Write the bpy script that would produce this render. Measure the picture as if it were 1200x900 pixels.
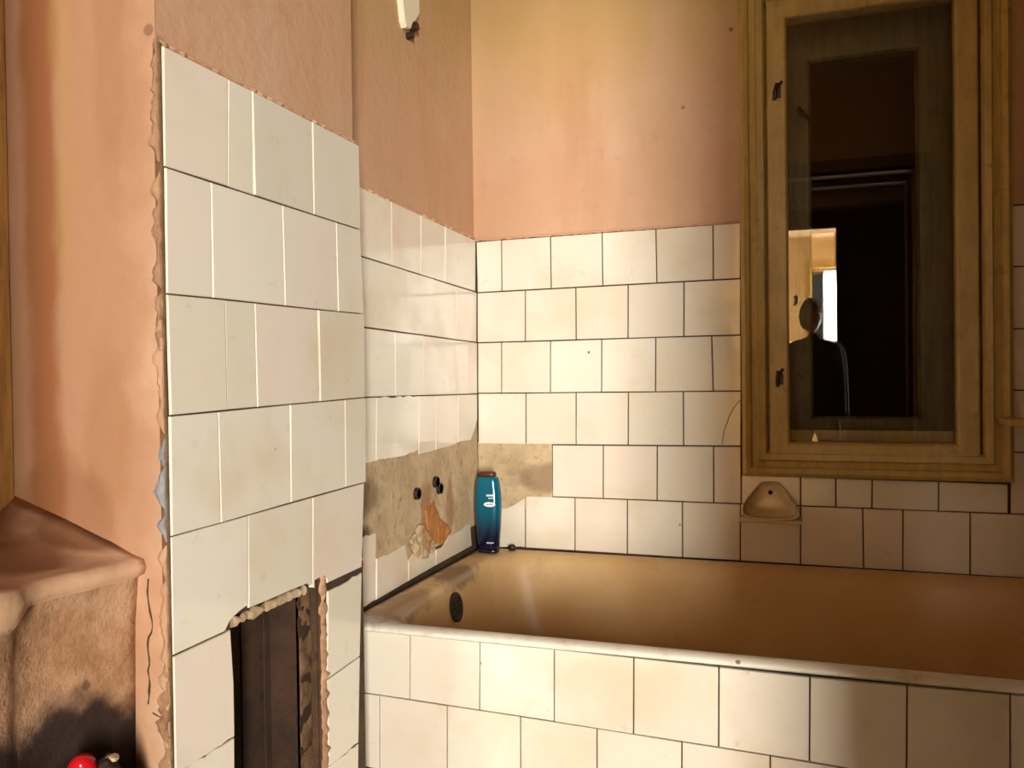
import bpy, bmesh, math, random
from mathutils import Vector, Matrix, noise
for o in list(bpy.data.objects): bpy.data.objects.remove(o)
C = bpy.context.scene.collection
sc = bpy.context.scene
# ------------------------------------------------------------------ camera
YAW, PIT, ROL, FPX = 0.319856896, -0.0117879216, -0.0132897527, 961.271413
CAMZ = 1.2
fw = Vector((-math.sin(YAW), math.cos(YAW), 0)); rt = Vector((math.cos(YAW), math.sin(YAW), 0)); up = Vector((0, 0, 1))
f2 = fw*math.cos(PIT) + up*math.sin(PIT); u2 = -fw*math.sin(PIT) + up*math.cos(PIT)
r2 = rt*math.cos(ROL) + u2*math.sin(ROL); u3 = -rt*math.sin(ROL) + u2*math.cos(ROL)
cd = bpy.data.cameras.new('camera'); cam = bpy.data.objects.new('camera', cd); C.objects.link(cam)
m = Matrix((( r2.x, u3.x, -f2.x, 0), (r2.y, u3.y, -f2.y, 0), (r2.z, u3.z, -f2.z, CAMZ), (0, 0, 0, 1)))
cam.matrix_world = m
cd.sensor_fit = 'HORIZONTAL'; cd.sensor_width = 36; cd.lens = FPX/1200*36; cd.clip_start = 0.01
sc.camera = cam
# ------------------------------------------------------------------ world, lights, exposure
w = bpy.data.worlds.new('world'); sc.world = w; w.use_nodes = True
bg = w.node_tree.nodes['Background']; bg.inputs['Color'].default_value = (1.0, 0.86, 0.66, 1); bg.inputs['Strength'].default_value = 0.3
def area(name, loc, direction, sx, sz, watts, col):
    l = bpy.data.lights.new(name, 'AREA'); l.shape = 'RECTANGLE'; l.size = sx; l.size_y = sz; l.energy = watts; l.color = col
    o = bpy.data.objects.new(name, l); C.objects.link(o); o.location = loc
    o.rotation_euler = Vector(direction).to_track_quat('-Z', 'Y').to_euler(); return o
# daylight in the hall side window and the far window behind the camera
kw = area('daylight_side_window', (1.80, -3.34, 1.30), (-2.35, 4.9, 0), 0.44, 2.20, 52, (1.0, 0.93, 0.80)); kw.data.spread = math.radians(60)
area('daylight_far_window', (0.95, -6.12, 1.75), (0, 1, 0), 0.95, 1.3, 420, (1.0, 0.92, 0.78))
area('fill_far_side', (-1.62, -5.1, 1.5), (1, -.35, 0), 1.2, 1.5, 560, (1.0, 0.80, 0.48))  # added fill without a window, brightens the mirrored far wall
# weak warm fill added under the bathroom ceiling to tint the shadows
bl = bpy.data.lights.new('warm_fill', 'POINT'); bl.energy = 1.6; bl.color = (1.0, 0.42, 0.08); bl.shadow_soft_size = 0.06
bo = bpy.data.objects.new('warm_fill', bl); C.objects.link(bo); bo.location = (-0.2, 0.55, 2.6)
sc.view_settings.view_transform = 'Standard'; sc.view_settings.look = 'None'
sc.view_settings.gamma = 1; sc.view_settings.use_curve_mapping = False
sc.view_settings.exposure = 0.2
R = random.Random(7)
# tile outlines in the plane of their wall, millimetres (along the wall, height above the floor)
T = {"back":[
[[-861,1594],[-782,1595],[-783,1444],[-860,1443]],
[[-782,1595],[-633,1595],[-633,1445],[-783,1444]],
[[-633,1595],[-482,1596],[-482,1446],[-633,1445]],
[[-482,1596],[-331,1596],[-330,1447],[-482,1446]],
[[-331,1596],[-177,1597],[-178,1448],[-330,1447]],
[[-177,1597],[-105,1597],[-107,1448],[-178,1448]],
[[-860,1443],[-711,1444],[-713,1295],[-862,1295]],
[[-711,1444],[-560,1445],[-561,1296],[-713,1295]],
[[-560,1445],[-410,1446],[-412,1296],[-561,1296]],
[[-410,1446],[-256,1447],[-258,1297],[-412,1296]],
[[-256,1447],[-106,1448],[-108,1297],[-258,1297]],
[[-861,1295],[-786,1295],[-788,1145],[-863,1145]],
[[-786,1295],[-637,1295],[-639,1145],[-788,1145]],
[[-637,1295],[-487,1296],[-489,1146],[-639,1145]],
[[-487,1296],[-335,1297],[-337,1146],[-489,1146]],
[[-335,1297],[-184,1297],[-181,1147],[-337,1146]],
[[-184,1297],[-107,1297],[-108,1147],[-181,1147]],
[[-862,1145],[-713,1145],[-715,995],[-864,994]],
[[-713,1145],[-563,1146],[-565,996],[-715,995]],
[[-563,1146],[-413,1146],[-415,997],[-565,996]],
[[-413,1146],[-261,1147],[-262,998],[-415,997]],
[[-261,1147],[-108,1147],[-110,999],[-262,998]],
[[-636,995],[-486,996],[-488,845],[-637,845]],
[[-486,996],[-334,997],[-336,845],[-488,845]],
[[-334,997],[-182,998],[-183,844],[-336,845]],
[[-182,998],[-110,999],[-111,844],[-183,844]],
[[-719,845],[-570,845],[-572,692],[-721,692]],
[[-570,845],[-419,845],[-421,691],[-572,692]],
[[-419,845],[-267,844],[-268,690],[-421,691]],
[[-267,844],[-113,844],[-115,690],[-268,690]],
[[-113,844],[39,844],[38,689],[-115,690]],
[[39,844],[190,844],[191,688],[38,689]],
[[190,844],[284,844],[283,688],[191,688]],
[[284,844],[436,843],[435,687],[283,688]],
[[436,843],[582,843],[582,686],[435,687]],
[[582,843],[736,843],[736,686],[582,686]],
[[-110,922],[40,921],[39,844],[-111,844]],
[[40,921],[126,920],[126,844],[39,844]],
[[126,920],[213,919],[212,844],[126,844]],
[[213,919],[366,918],[365,843],[212,844]],
[[366,918],[519,916],[519,843],[365,843]],
[[524,994],[633,992],[632,843],[523,843]],
[[633,992],[779,989],[779,843],[632,843]],
[[525,1145],[686,1144],[685,991],[524,994]],
[[686,1144],[830,1143],[829,988],[685,991]],
[[526,1294],[634,1295],[634,1144],[525,1145]],
[[634,1295],[780,1296],[780,1143],[634,1144]],
[[527,1445],[687,1447],[687,1295],[526,1294]],
[[687,1447],[831,1450],[830,1296],[687,1295]],
[[528,1594],[636,1593],[635,1447],[527,1445]],
[[636,1593],[781,1592],[781,1449],[635,1447]]],"back_broken":[
[[-870,781],[-811,800],[-760,816],[-721,840],[-719,840],[-721,693],[-871,688]]],"alc":[
[[1502,1610],[1730,1607],[1725,1456],[1498,1461]],
[[1730,1607],[1894,1605],[1889,1453],[1725,1456]],
[[1894,1605],[2050,1602],[2044,1450],[1889,1453]],
[[2050,1602],[2280,1599],[2274,1446],[2044,1450]],
[[1498,1461],[1808,1455],[1805,1303],[1493,1308]],
[[1808,1455],[1967,1452],[1962,1301],[1805,1303]],
[[1967,1452],[2123,1448],[2118,1298],[1962,1301]],
[[2123,1448],[2282,1445],[2276,1296],[2118,1298]],
[[1493,1308],[1739,1304],[1736,1152],[1488,1155]],
[[1739,1304],[1902,1302],[1897,1149],[1736,1152]],
[[1902,1302],[2205,1297],[2199,1144],[1897,1149]],
[[2205,1297],[2283,1296],[2277,1143],[2199,1144]]],"alc_broken":[
[[1488,1154],[1641,1154],[1636,1010],[1585,1009],[1484,1008]],
[[1641,1154],[1866,1150],[1862,1015],[1793,1007],[1746,1007],[1636,1010]],
[[1866,1150],[1971,1148],[1966,1004],[1939,1002],[1861,1003]],
[[1971,1148],[2123,1146],[2118,1011],[2065,1005],[1966,1004]],
[[2123,1146],[2277,1143],[2275,1066],[2248,1035],[2219,1008],[2172,1011],[2118,1011]],
[[1479,860],[1631,853],[1626,702],[1474,698]],
[[1629,796],[1700,792],[1777,797],[1794,754],[1792,703],[1626,702]],
[[1794,754],[1848,772],[1894,781],[1937,771],[1958,749],[1956,704],[1792,703]],
[[1958,747],[2003,746],[2050,765],[2150,767],[2203,772],[2214,703],[1956,704]]],"pier":[
[[813,1603],[936,1604],[933,1458],[813,1457]],
[[936,1604],[988,1605],[990,1458],[933,1458]],
[[988,1605],[1146,1607],[1147,1459],[990,1458]],
[[1146,1607],[1296,1608],[1299,1460],[1147,1459]],
[[815,1457],[898,1457],[898,1305],[812,1303]],
[[898,1457],[1059,1458],[1062,1307],[898,1305]],
[[1059,1458],[1215,1459],[1217,1309],[1062,1307]],
[[1215,1459],[1299,1460],[1306,1311],[1217,1309]],
[[813,1303],[922,1305],[923,1157],[816,1155]],
[[922,1305],[988,1306],[990,1158],[923,1157]],
[[988,1306],[1153,1308],[1155,1160],[990,1158]],
[[1153,1308],[1307,1311],[1307,1162],[1155,1160]],
[[814,1155],[904,1156],[906,1008],[807,1008]],
[[904,1156],[1072,1159],[1070,1010],[906,1008]],
[[1072,1159],[1233,1161],[1232,1011],[1070,1010]],
[[1233,1161],[1307,1162],[1303,1011],[1232,1011]]],"pier_broken":[
[[806,1008],[965,1009],[962,884],[923,874],[912,862],[802,862]],
[[965,1009],[1129,1010],[1125,870],[1111,877],[1062,878],[1015,878],[962,879]],
[[1129,1010],[1297,1011],[1284,863],[1169,863],[1167,871],[1146,878],[1133,876],[1133,864],[1125,867]],
[[802,862],[912,862],[922,863],[927,789],[927,715],[798,718]],
[[798,718],[927,715],[924,605],[795,610]],
[[1169,851],[1283,855],[1272,710],[1162,708]],
[[1162,708],[1272,710],[1263,561],[1165,565]],
[[1165,565],[1263,561],[1256,404],[1161,411]]],"apron1":[
[[-839,684],[-712,684],[-715,553],[-842,556]],
[[-712,684],[-563,683],[-566,549],[-715,553]],
[[-563,683],[-414,683],[-416,545],[-566,549]],
[[-414,683],[-264,681],[-266,540],[-416,545]],
[[-264,681],[-113,679],[-115,536],[-266,540]],
[[-113,679],[38,677],[36,531],[-115,536]],
[[38,677],[189,679],[187,524],[36,531]],
[[189,679],[338,681],[337,518],[187,524]],
[[338,681],[483,683],[481,512],[337,518]]],"apron2":[
[[-842,556],[-782,555],[-784,403],[-843,406]],
[[-782,555],[-634,551],[-636,397],[-784,403]],
[[-634,551],[-483,547],[-484,390],[-636,397]],
[[-483,547],[-334,543],[-336,382],[-484,390]],
[[-334,543],[-179,538],[-181,373],[-336,382]],
[[-179,538],[-28,533],[-29,364],[-181,373]],
[[-28,533],[125,527],[124,354],[-29,364]],
[[125,527],[275,521],[274,344],[124,354]],
[[275,521],[425,515],[425,334],[274,344]]]}
# ------------------------------------------------------------------ helpers
def link(name, me, mats, parent=None):
    o = bpy.data.objects.new(name, me); C.objects.link(o)
    for mt in (mats if isinstance(mats, (list, tuple)) else [mats]): me.materials.append(mt)
    if parent: o.parent = parent
    return o
def obj(name, bm, mats, parent=None, smooth=False):
    me = bpy.data.meshes.new(name)
    if smooth:
        for f in bm.faces: f.smooth = True
    bm.to_mesh(me); bm.free(); return link(name, me, mats, parent)
def tag(o, label=None, cat=None, group=None, kind=None):
    if label: o['label'] = label
    if cat: o['category'] = cat
    if group: o['group'] = group
    if kind: o['kind'] = kind
    return o
def empty(name, loc=(0, 0, 0)):
    o = bpy.data.objects.new(name, None); C.objects.link(o); o.location = loc; o.empty_display_size = .05; return o
def box(bm, a, b, mi=0, bev=0):
    x0, y0, z0 = a; x1, y1, z1 = b
    vs = [bm.verts.new(p) for p in ((x0,y0,z0),(x1,y0,z0),(x1,y1,z0),(x0,y1,z0),(x0,y0,z1),(x1,y0,z1),(x1,y1,z1),(x0,y1,z1))]
    fs = [bm.faces.new([vs[i] for i in q]) for q in ((3,2,1,0),(4,5,6,7),(0,1,5,4),(1,2,6,5),(2,3,7,6),(3,0,4,7))]
    for f in fs: f.material_index = mi
    if bev:
        es = list({e for f in fs for e in f.edges})
        bmesh.ops.bevel(bm, geom=es, offset=bev, segments=2, affect='EDGES', profile=.5)
    return fs
def loft(bm, rings, closed=True, cap0=False, cap1=False, mi=0):
    vr = [[bm.verts.new(p) for p in r] for r in rings]
    n = len(vr[0])
    for a, b in zip(vr, vr[1:]):
        for i in range(n if closed else n-1):
            f = bm.faces.new((a[i], a[(i+1) % n], b[(i+1) % n], b[i])); f.material_index = mi
    if cap0: bm.faces.new(vr[0][::-1]).material_index = mi
    if cap1: bm.faces.new(vr[-1]).material_index = mi
    return vr
def tube(bm, pts, r, n=10, cap=True, mi=0):
    pts = [Vector(p) for p in pts]; rr = r if isinstance(r, (list, tuple)) else [r]*len(pts); rings = []
    for i, p in enumerate(pts):
        t = (pts[min(i+1, len(pts)-1)] - pts[max(i-1, 0)]).normalized()
        a = t.orthogonal().normalized() if i == 0 else (a - t*a.dot(t)).normalized()
        b = t.cross(a)
        rings.append([p + (a*math.cos(k*2*math.pi/n) + b*math.sin(k*2*math.pi/n))*rr[i] for k in range(n)])
    loft(bm, rings, cap0=cap, cap1=cap, mi=mi)
def fixn(bm): bmesh.ops.recalc_face_normals(bm, faces=bm.faces); return bm

# ------------------------------------------------------------------ materials
class NT:
    def __init__(s, name):
        s.m = bpy.data.materials.new(name); s.m.use_nodes = True; s.t = s.m.node_tree; s.b = s.t.nodes['Principled BSDF']
        s.co = s.n('ShaderNodeNewGeometry').outputs['Position']
    def n(s, ty, **k):
        nd = s.t.nodes.new(ty)
        for a, b in k.items(): setattr(nd, a, b)
        return nd
    def set(s, sock, v):
        if hasattr(v, 'is_linked'): s.t.links.new(v, sock)
        elif isinstance(v, (tuple, list)) and len(v) == 3 and sock.type == 'RGBA': sock.default_value = (*v, 1)
        else: sock.default_value = v
    def noise(s, scale, detail=4, rough=.55, vec=None, stretch=None):
        v = vec or s.co
        if stretch:
            mp = s.n('ShaderNodeMapping'); mp.inputs['Scale'].default_value = stretch; s.set(mp.inputs['Vector'], v); v = mp.outputs[0]
        nd = s.n('ShaderNodeTexNoise'); nd.inputs['Scale'].default_value = scale; nd.inputs['Detail'].default_value = detail
        nd.inputs['Roughness'].default_value = rough; s.set(nd.inputs['Vector'], v); return nd.outputs['Fac']
    def ramp(s, v, a, b, lo=0., hi=1.):
        nd = s.n('ShaderNodeMapRange'); s.set(nd.inputs[0], v)
        for i, q in enumerate((a, b, lo, hi)): nd.inputs[i+1].default_value = q
        nd.interpolation_type = 'SMOOTHSTEP'
        return nd.outputs[0]
    def math(s, op, a, b=0.):
        nd = s.n('ShaderNodeMath', operation=op); s.set(nd.inputs[0], a); s.set(nd.inputs[1], b); return nd.outputs[0]
    def mix(s, f, a, b, mode='MIX'):
        nd = s.n('ShaderNodeMix', data_type='RGBA', blend_type=mode); s.set(nd.inputs['Factor'], f)
        s.set(nd.inputs['A'], a); s.set(nd.inputs['B'], b); return nd.outputs['Result']
    def blob(s, c, r, soft=.4, wob=.3, sc=9):
        # irregular patch (stains, painted shade) round a point of the wall, radii r
        sb = s.n('ShaderNodeVectorMath', operation='SUBTRACT'); s.set(sb.inputs[0], s.co); sb.inputs[1].default_value = c
        dv = s.n('ShaderNodeVectorMath', operation='DIVIDE'); s.set(dv.inputs[0], sb.outputs[0]); dv.inputs[1].default_value = r
        ln = s.n('ShaderNodeVectorMath', operation='LENGTH'); s.set(ln.inputs[0], dv.outputs[0])
        d = s.math('ADD', ln.outputs['Value'], s.math('MULTIPLY', s.math('SUBTRACT', s.noise(sc, 5), .5), wob*4))
        return s.ramp(d, 1-soft, 1+soft*.3, 1, 0)
    def spots(s, scale, size, keep=.5):
        vo = s.n('ShaderNodeTexVoronoi'); vo.inputs['Scale'].default_value = scale; s.set(vo.inputs['Vector'], s.co)
        sep = s.n('ShaderNodeSeparateColor'); s.set(sep.inputs[0], vo.outputs['Color'])
        return s.math('MULTIPLY', s.ramp(vo.outputs['Distance'], size*.6, size, 1, 0), s.math('LESS_THAN', sep.outputs[0], keep))
    def bump(s, h, st=.3, dist=.002):
        b = s.n('ShaderNodeBump'); b.inputs['Strength'].default_value = st; b.inputs['Distance'].default_value = dist
        s.set(b.inputs['Height'], h); s.set(s.b.inputs['Normal'], b.outputs[0])
    def done(s, col, rough=.5, metal=0., spec=None):
        s.set(s.b.inputs['Base Color'], col); s.set(s.b.inputs['Roughness'], rough); s.b.inputs['Metallic'].default_value = metal
        if spec is not None: s.b.inputs['Specular IOR Level'].default_value = spec
        return s.m
    def z(s):
        nd = s.n('ShaderNodeSeparateXYZ'); s.set(nd.inputs[0], s.co); return nd.outputs
def m_tile():
    t = NT('glazed_tile'); rnd = t.n('ShaderNodeObjectInfo').outputs['Random']
    base = t.mix(rnd, (.72, .67, .56), (.80, .75, .66)); base = t.mix(t.ramp(t.math('FRACT', t.math('MULTIPLY', rnd, 7.3)), .45, .9, 0, .7), base, (.77, .66, .57))
    base = t.mix(t.ramp(t.noise(5, 4), .45, .75), base, (.70, .60, .47))
    base = t.mix(t.math('MULTIPLY', t.ramp(t.noise(26, 6, .7), .60, .78), .5), base, (.50, .40, .28))
    base = t.mix(t.math('MULTIPLY', t.spots(7, .035, .45), .85), base, (.09, .05, .03))
    t.bump(t.noise(7, 2), .25, .004)
    return t.done(base, t.ramp(t.noise(8, 4), .3, .8, .07, .22))
def m_pink(extra=()):
    t = NT('pink_paint'); n1 = t.noise(3.2, 5); n2 = t.noise(16, 6, .65)
    c = t.mix(t.ramp(n1, .35, .7), (.55, .325, .20), (.58, .37, .25))
    c = t.mix(t.math('MULTIPLY', t.ramp(t.noise(6, 5, .6, stretch=(1, 1, .16)), .45, .75), .55), c, (.44, .215, .10))
    c = t.mix(t.math('MULTIPLY', t.ramp(n2, .55, .8), .35), c, (.35, .16, .08))
    # yellow damp high on the walls
    z = t.z(); c = t.mix(t.math('MULTIPLY', t.ramp(z[2], 1.75, 2.3), t.ramp(t.noise(4, 4, .6, stretch=(1, 1, .3)), .3, .6, .35, .85)), c, (.46, .30, .10))
    c = t.mix(t.math('MULTIPLY', t.spots(6.5, .06, .5), .8), c, (.13, .05, .03))
    for cc, r, col, k in extra: c = t.mix(t.math('MULTIPLY', t.blob(cc, r), k), c, col)
    t.bump(t.math('ADD', t.math('MULTIPLY', n2, .4), t.noise(45, 4)), .45, .0035)
    return t.done(c, .62)
def m_plaster(name, c0, c1, c2, extra=(), d=.006):
    t = NT(name); n1 = t.noise(9, 6, .65); n2 = t.noise(38, 6, .7)
    c = t.mix(t.ramp(n1, .35, .65), c0, c1); c = t.mix(t.math('MULTIPLY', t.ramp(n2, .52, .72), .7), c, c2)
    for cc, r, col, k in extra: c = t.mix(t.math('MULTIPLY', t.blob(cc, r), k), c, col)
    t.bump(t.math('ADD', n1, n2), .7, d); return t.done(c, .9)
def m_wood(name, c0, c1, rough=.5, vert=(9, 9, 1)):
    t = NT(name); g = t.noise(9, 6, .7, stretch=vert); n = t.noise(22, 5, .65)
    c = t.mix(t.ramp(g, .35, .7), c0, c1); c = t.mix(t.math('MULTIPLY', t.ramp(n, .56, .8), .6), c, tuple(q*.3 for q in c1))
    t.bump(t.math('ADD', g, t.math('MULTIPLY', n, .5)), .4, .002); return t.done(c, rough)
def m_plain(name, col, rough=.5, metal=0.): return NT(name).done(col, rough, metal)
TILE = m_tile(); PINK = m_pink()
PINKL = m_pink([((-.86, .81, 1.3), (.16, .01, 1.6), (.40, .20, .11), .75), ((-.80, .81, 1.15), (.04, .02, .12), (.36, .17, .08), .5), ((-.79, .81, 1.75), (.03, .02, .4), (.36, .18, .09), .5), ((-.90, .81, 2.0), (.035, .3, 1.6), (.30, .10, .03), .8), ((-.86, .81, 1.9), (.03, .3, .7), (.42, .24, .10), .6), ((-.88, .81, 1.0), (.09, .3, .10), (.25, .10, .04), .5),  # mottling plus broad brown blobs, the left side's shade put into the colour
                ((-.69, .81, .80), (.03, .3, .22), (.50, .36, .20), .6)])
MORT = m_plaster('dark_mortar', (.045, .022, .010), (.09, .045, .02), (.02, .01, .006))
RAW = m_plaster('bare_plaster', (.46, .34, .20), (.58, .44, .28), (.24, .15, .08),
                [((-.87, 1.90, .84), (.1, .035, .10), (.34, .15, .05), .7), ((-.87, 2.06, .84), (.1, .03, .09), (.30, .17, .08), .7), ((-.87, 1.52, .93), (.1, .16, .05), (.16, .09, .04), .7), ((-.66, 2.28, .90), (.09, .1, .05), (.20, .12, .07), .6), ((-.87, 1.5, .86), (.1, .12, .03), (.06, .03, .01), .9)])
BRICK = m_plaster('orange_brick', (.36, .12, .025), (.46, .19, .05), (.20, .07, .02))
BROWN = m_plaster('rough_brown_board', (.024, .010, .004), (.055, .023, .009), (.010, .004, .002))
EDGE = m_plaster('crumbled_edge', (.50, .29, .17), (.30, .16, .085), (.05, .022, .01))
EDGE2 = m_plaster('worn_brown_plaster', (.20, .11, .055), (.10, .05, .02), (.03, .014, .006)); GREY = m_plaster('grey_filler', (.25, .26, .30), (.36, .36, .38), (.12, .11, .12))
def m_side():
    t = NT('stained_plaster'); n1 = t.noise(9, 6, .65); n2 = t.noise(38, 6, .7)
    c = t.mix(t.ramp(n1, .35, .65), (.30, .14, .06), (.50, .30, .18)); c = t.mix(t.math('MULTIPLY', t.ramp(n2, .55, .75), .5), c, (.20, .09, .04)); c = t.mix(t.math('MULTIPLY', t.spots(22, .22, .4), .7), c, (.10, .035, .015))
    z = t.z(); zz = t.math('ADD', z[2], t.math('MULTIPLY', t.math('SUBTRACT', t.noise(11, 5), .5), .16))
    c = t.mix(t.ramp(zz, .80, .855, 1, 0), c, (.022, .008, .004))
    t.bump(t.math('ADD', n1, n2), .8, .006); return t.done(c, .85)
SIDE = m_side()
OCHRE = m_wood('ochre_paint', (.50, .35, .10), (.40, .26, .07), .42, (5, 5, 1.2))
OLIVE = m_wood('olive_paint', (.20, .155, .05), (.13, .10, .03), .5)
CASING = m_wood('yellow_brown_wood', (.50, .27, .07), (.30, .14, .035), .55)
def m_tub():
    t = NT('old_enamel'); z = t.z(); n1 = t.noise(5, 5); n2 = t.noise(20, 6, .7)
    dirty = t.mix(t.ramp(n1, .3, .7), (.60, .37, .155), (.68, .46, .23))
    inside = t.math('MULTIPLY', t.ramp(z[1], 1.508, 1.53), 1.0)
    c = t.mix(inside, t.mix(t.ramp(n2, .5, .8), (.82, .78, .68), (.66, .55, .38)), dirty)
    c = t.mix(t.math('MULTIPLY', t.ramp(n2, .50, .75), .35), c, (.40, .22, .09))
    c = t.mix(t.math('MULTIPLY', t.spots(9, .05, .5), .8), c, (.10, .05, .02))
    for cc, r, k in (((-.80, 1.62, .69), (.06, .16, .04), .6), ((-.80, 1.95, .69), (.05, .13, .04), .8), ((-.855, 1.9, .69), (.018, .6, .05), .9)):
        c = t.mix(t.math('MULTIPLY', t.blob(cc, r, .5, .35, 30), k), c, (.16, .08, .03))
    t.bump(n2, .12, .001); return t.done(c, t.ramp(n1, .3, .7, .34, .5))
ENAMEL = m_tub()
CERAMIC = m_plaster('old_ceramic', (.60, .46, .26), (.66, .52, .32), (.45, .32, .16), d=.0005); CERAMIC.node_tree.nodes['Principled BSDF'].inputs['Roughness'].default_value = .22
WHITE = m_plain('white_fixture', (.80, .74, .58), .35)
BLACK = m_plain('shade_black', (.008, .004, .003), .9); DARKMETAL = m_plain('dark_rusty_metal', (.05, .028, .018), .45, .6)  # this black also stands in for the darkness in the shaft and holes
RED = m_plain('red_plastic', (.55, .008, .015), .15); FLOORM = m_plaster('worn_pale_floor', (.60, .50, .36), (.52, .42, .30), (.40, .30, .2))
HALL = m_plaster('hall_plaster', (.62, .46, .26), (.55, .40, .22), (.48, .33, .18), d=.001); CEIL = m_plaster('ceiling_plaster', (.66, .52, .34), (.58, .42, .24), (.5, .36, .2), d=.001)
HALLD = m_plaster('low_bounce_dark_brown', (.03, .015, .006), (.025, .012, .005), (.02, .01, .004), d=.001); HALLD.node_tree.nodes['Principled BSDF'].inputs['Specular IOR Level'].default_value = .0; CREAM = m_plain('cream_gloss_paint', (.72, .62, .42), .35)
def m_glass():
    t = NT('window_glass'); b = t.b
    b.inputs['Base Color'].default_value = (1, 1, 1, 1); b.inputs['Transmission Weight'].default_value = 1; b.inputs['Roughness'].default_value = .0; b.inputs['IOR'].default_value = 1.5
    return t.m
GLASS = m_glass()

# ------------------------------------------------------------------ the shell
def slab(name, a, b, mat, bev=0):
    bm = bmesh.new(); box(bm, a, b, 0, bev); o = obj(name, bm, mat); tag(o, kind='structure'); return o
FL = slab('floor', (-2.2, -6.3, -.1), (2.1, 2.9, 0), FLOORM)
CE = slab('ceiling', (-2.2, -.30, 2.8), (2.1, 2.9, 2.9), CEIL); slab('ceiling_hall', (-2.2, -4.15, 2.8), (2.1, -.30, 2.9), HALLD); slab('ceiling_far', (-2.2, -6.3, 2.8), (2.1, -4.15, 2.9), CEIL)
TT = .008                                # tile thickness
V0 = 2.279; U0 = -.8626; UP = -.708; VA = 1.48; ZT = 1.597
# back wall with the window opening
bm = bmesh.new(); f = V0 + TT; d = V0 + .42
for x0, x1, z0, z1 in ((-1.1, -.06, 0, 2.8), (.475, 1.0, 0, 2.8), (-.06, .475, 0, .935), (-.06, .475, 2.18, 2.8)):
    for za, zb, mi in ((0, ZT, 1), (ZT, 2.8, 0)):
        lo, hi = max(z0, za), min(z1, zb)
        if hi > lo: box(bm, (x0, f, lo), (x1, d, hi), mi)
WB = tag(obj('wall_back', bm, [PINK, MORT]), 'pink painted back wall above white tiles, with the window', kind='structure')
# alcove side wall
bm = bmesh.new()
for za, zb, mi in ((0, 1.601, 1), (1.601, 2.8, 0)): box(bm, (-1.0, 1.28, za), (U0-TT+.0035*mi, 2.30, zb), mi)
WA = tag(obj('wall_alcove', bm, [PINK, MORT]), 'narrow pink and tiled wall at the head of the bathtub', kind='structure')
# pier: pink front, tiled side with an open hatch
bm = bmesh.new(); ux = UP - .010; VP0, VP1 = .812, 1.292
def pbox(u0, u1, v0, v1, z0, z1, mi=None):
    for za, zb in ((0, 1.606), (1.606, 2.8)):
        lo, hi = max(z0, za), min(z1, zb)
        if hi <= lo: continue
        for fc in box(bm, (u0, v0, lo), (u1, v1, hi)):
            n = fc.normal if fc.normal.length else fc.calc_center_median()
            fc.normal_update(); n = fc.normal; fc.material_index = mi if mi is not None else (1 if zb < 1.61 and not (n.y < -.5 and v0 < .82) and n.x > -.5 else 0)
HZ1, HZ0, HV0, HV1 = .874, .20, .925, 1.150
pbox(-1.05, -.80, VP0, VP1, 0, 2.8); pbox(-.80, ux, VP0, HV0, 0, HZ1); pbox(-.80, ux, HV1, VP1, 0, HZ1); pbox(-.80, ux, VP0, VP1, HZ1, 2.8); pbox(-.80, ux, HV0, HV1, 0, HZ0)
for a, b_ in (((-.72, .812, .20), (UP-.0032, HV0, 1.600)), ((-.72, HV1+.004, .20), (UP-.0032, VP1, HZ1)), ((-.72, HV0, HZ1+.004), (UP-.0032, VP1, 1.600))): box(bm, a, b_, 1)
WP = tag(obj('wall_pier', bm, [PINKL, MORT, MORT]), 'pink pier with a white tiled side and an open hatch low down', kind='structure')
# left wall, rear wall with the doorway, right wall
bm = bmesh.new(); box(bm, (-1.10, -.30, 0), (-.965, .83, 2.8)); WL = tag(obj('wall_left', bm, PINKL), kind='structure')
slab('wall_right', (.87, -.30, 0), (1.0, 2.70, 2.8), HALLD)  # unseen wall coloured dark to cut bounce light on the right
DJ = .66; DL = -.31
bm = bmesh.new()
for a, b in (((-1.10, -.30, 0), (DL, -.16, 2.8)), ((DJ, -.30, 0), (2.0, -.16, 2.8)), ((DL, -.30, 2.25), (DJ, -.16, 2.8))): box(bm, a, b)
tag(obj('wall_rear', bm, PINK), kind='structure')
bm = bmesh.new()
for v0, v1 in ((-.315, -.30), (-.16, -.145)):
    box(bm, (DL-.08, v0, 0), (DL+.005, v1, 2.32), 0, .003); box(bm, (DJ-.005, v0, 0), (DJ+.08, v1, 2.32), 0, .003); box(bm, (DL+.005, v0, 2.24), (DJ-.005, v1, 2.32), 0, .003)
tag(obj('trim_1', bm, HALLD), 'dark brown casing round the doorway behind the camera', kind='structure')
# room behind the camera, with a tall narrow window in its right wall
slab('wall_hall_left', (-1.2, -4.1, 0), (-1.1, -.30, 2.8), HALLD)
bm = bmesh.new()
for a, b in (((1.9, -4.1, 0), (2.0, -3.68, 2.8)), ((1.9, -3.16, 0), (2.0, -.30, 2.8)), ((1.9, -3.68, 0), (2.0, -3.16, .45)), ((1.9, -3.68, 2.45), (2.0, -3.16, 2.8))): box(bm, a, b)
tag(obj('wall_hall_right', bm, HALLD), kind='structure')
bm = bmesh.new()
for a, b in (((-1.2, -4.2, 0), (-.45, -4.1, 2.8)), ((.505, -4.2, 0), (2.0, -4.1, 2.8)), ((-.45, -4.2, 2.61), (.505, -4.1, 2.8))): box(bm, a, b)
tag(obj('wall_hall_rear', bm, HALLD), kind='structure')
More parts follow.
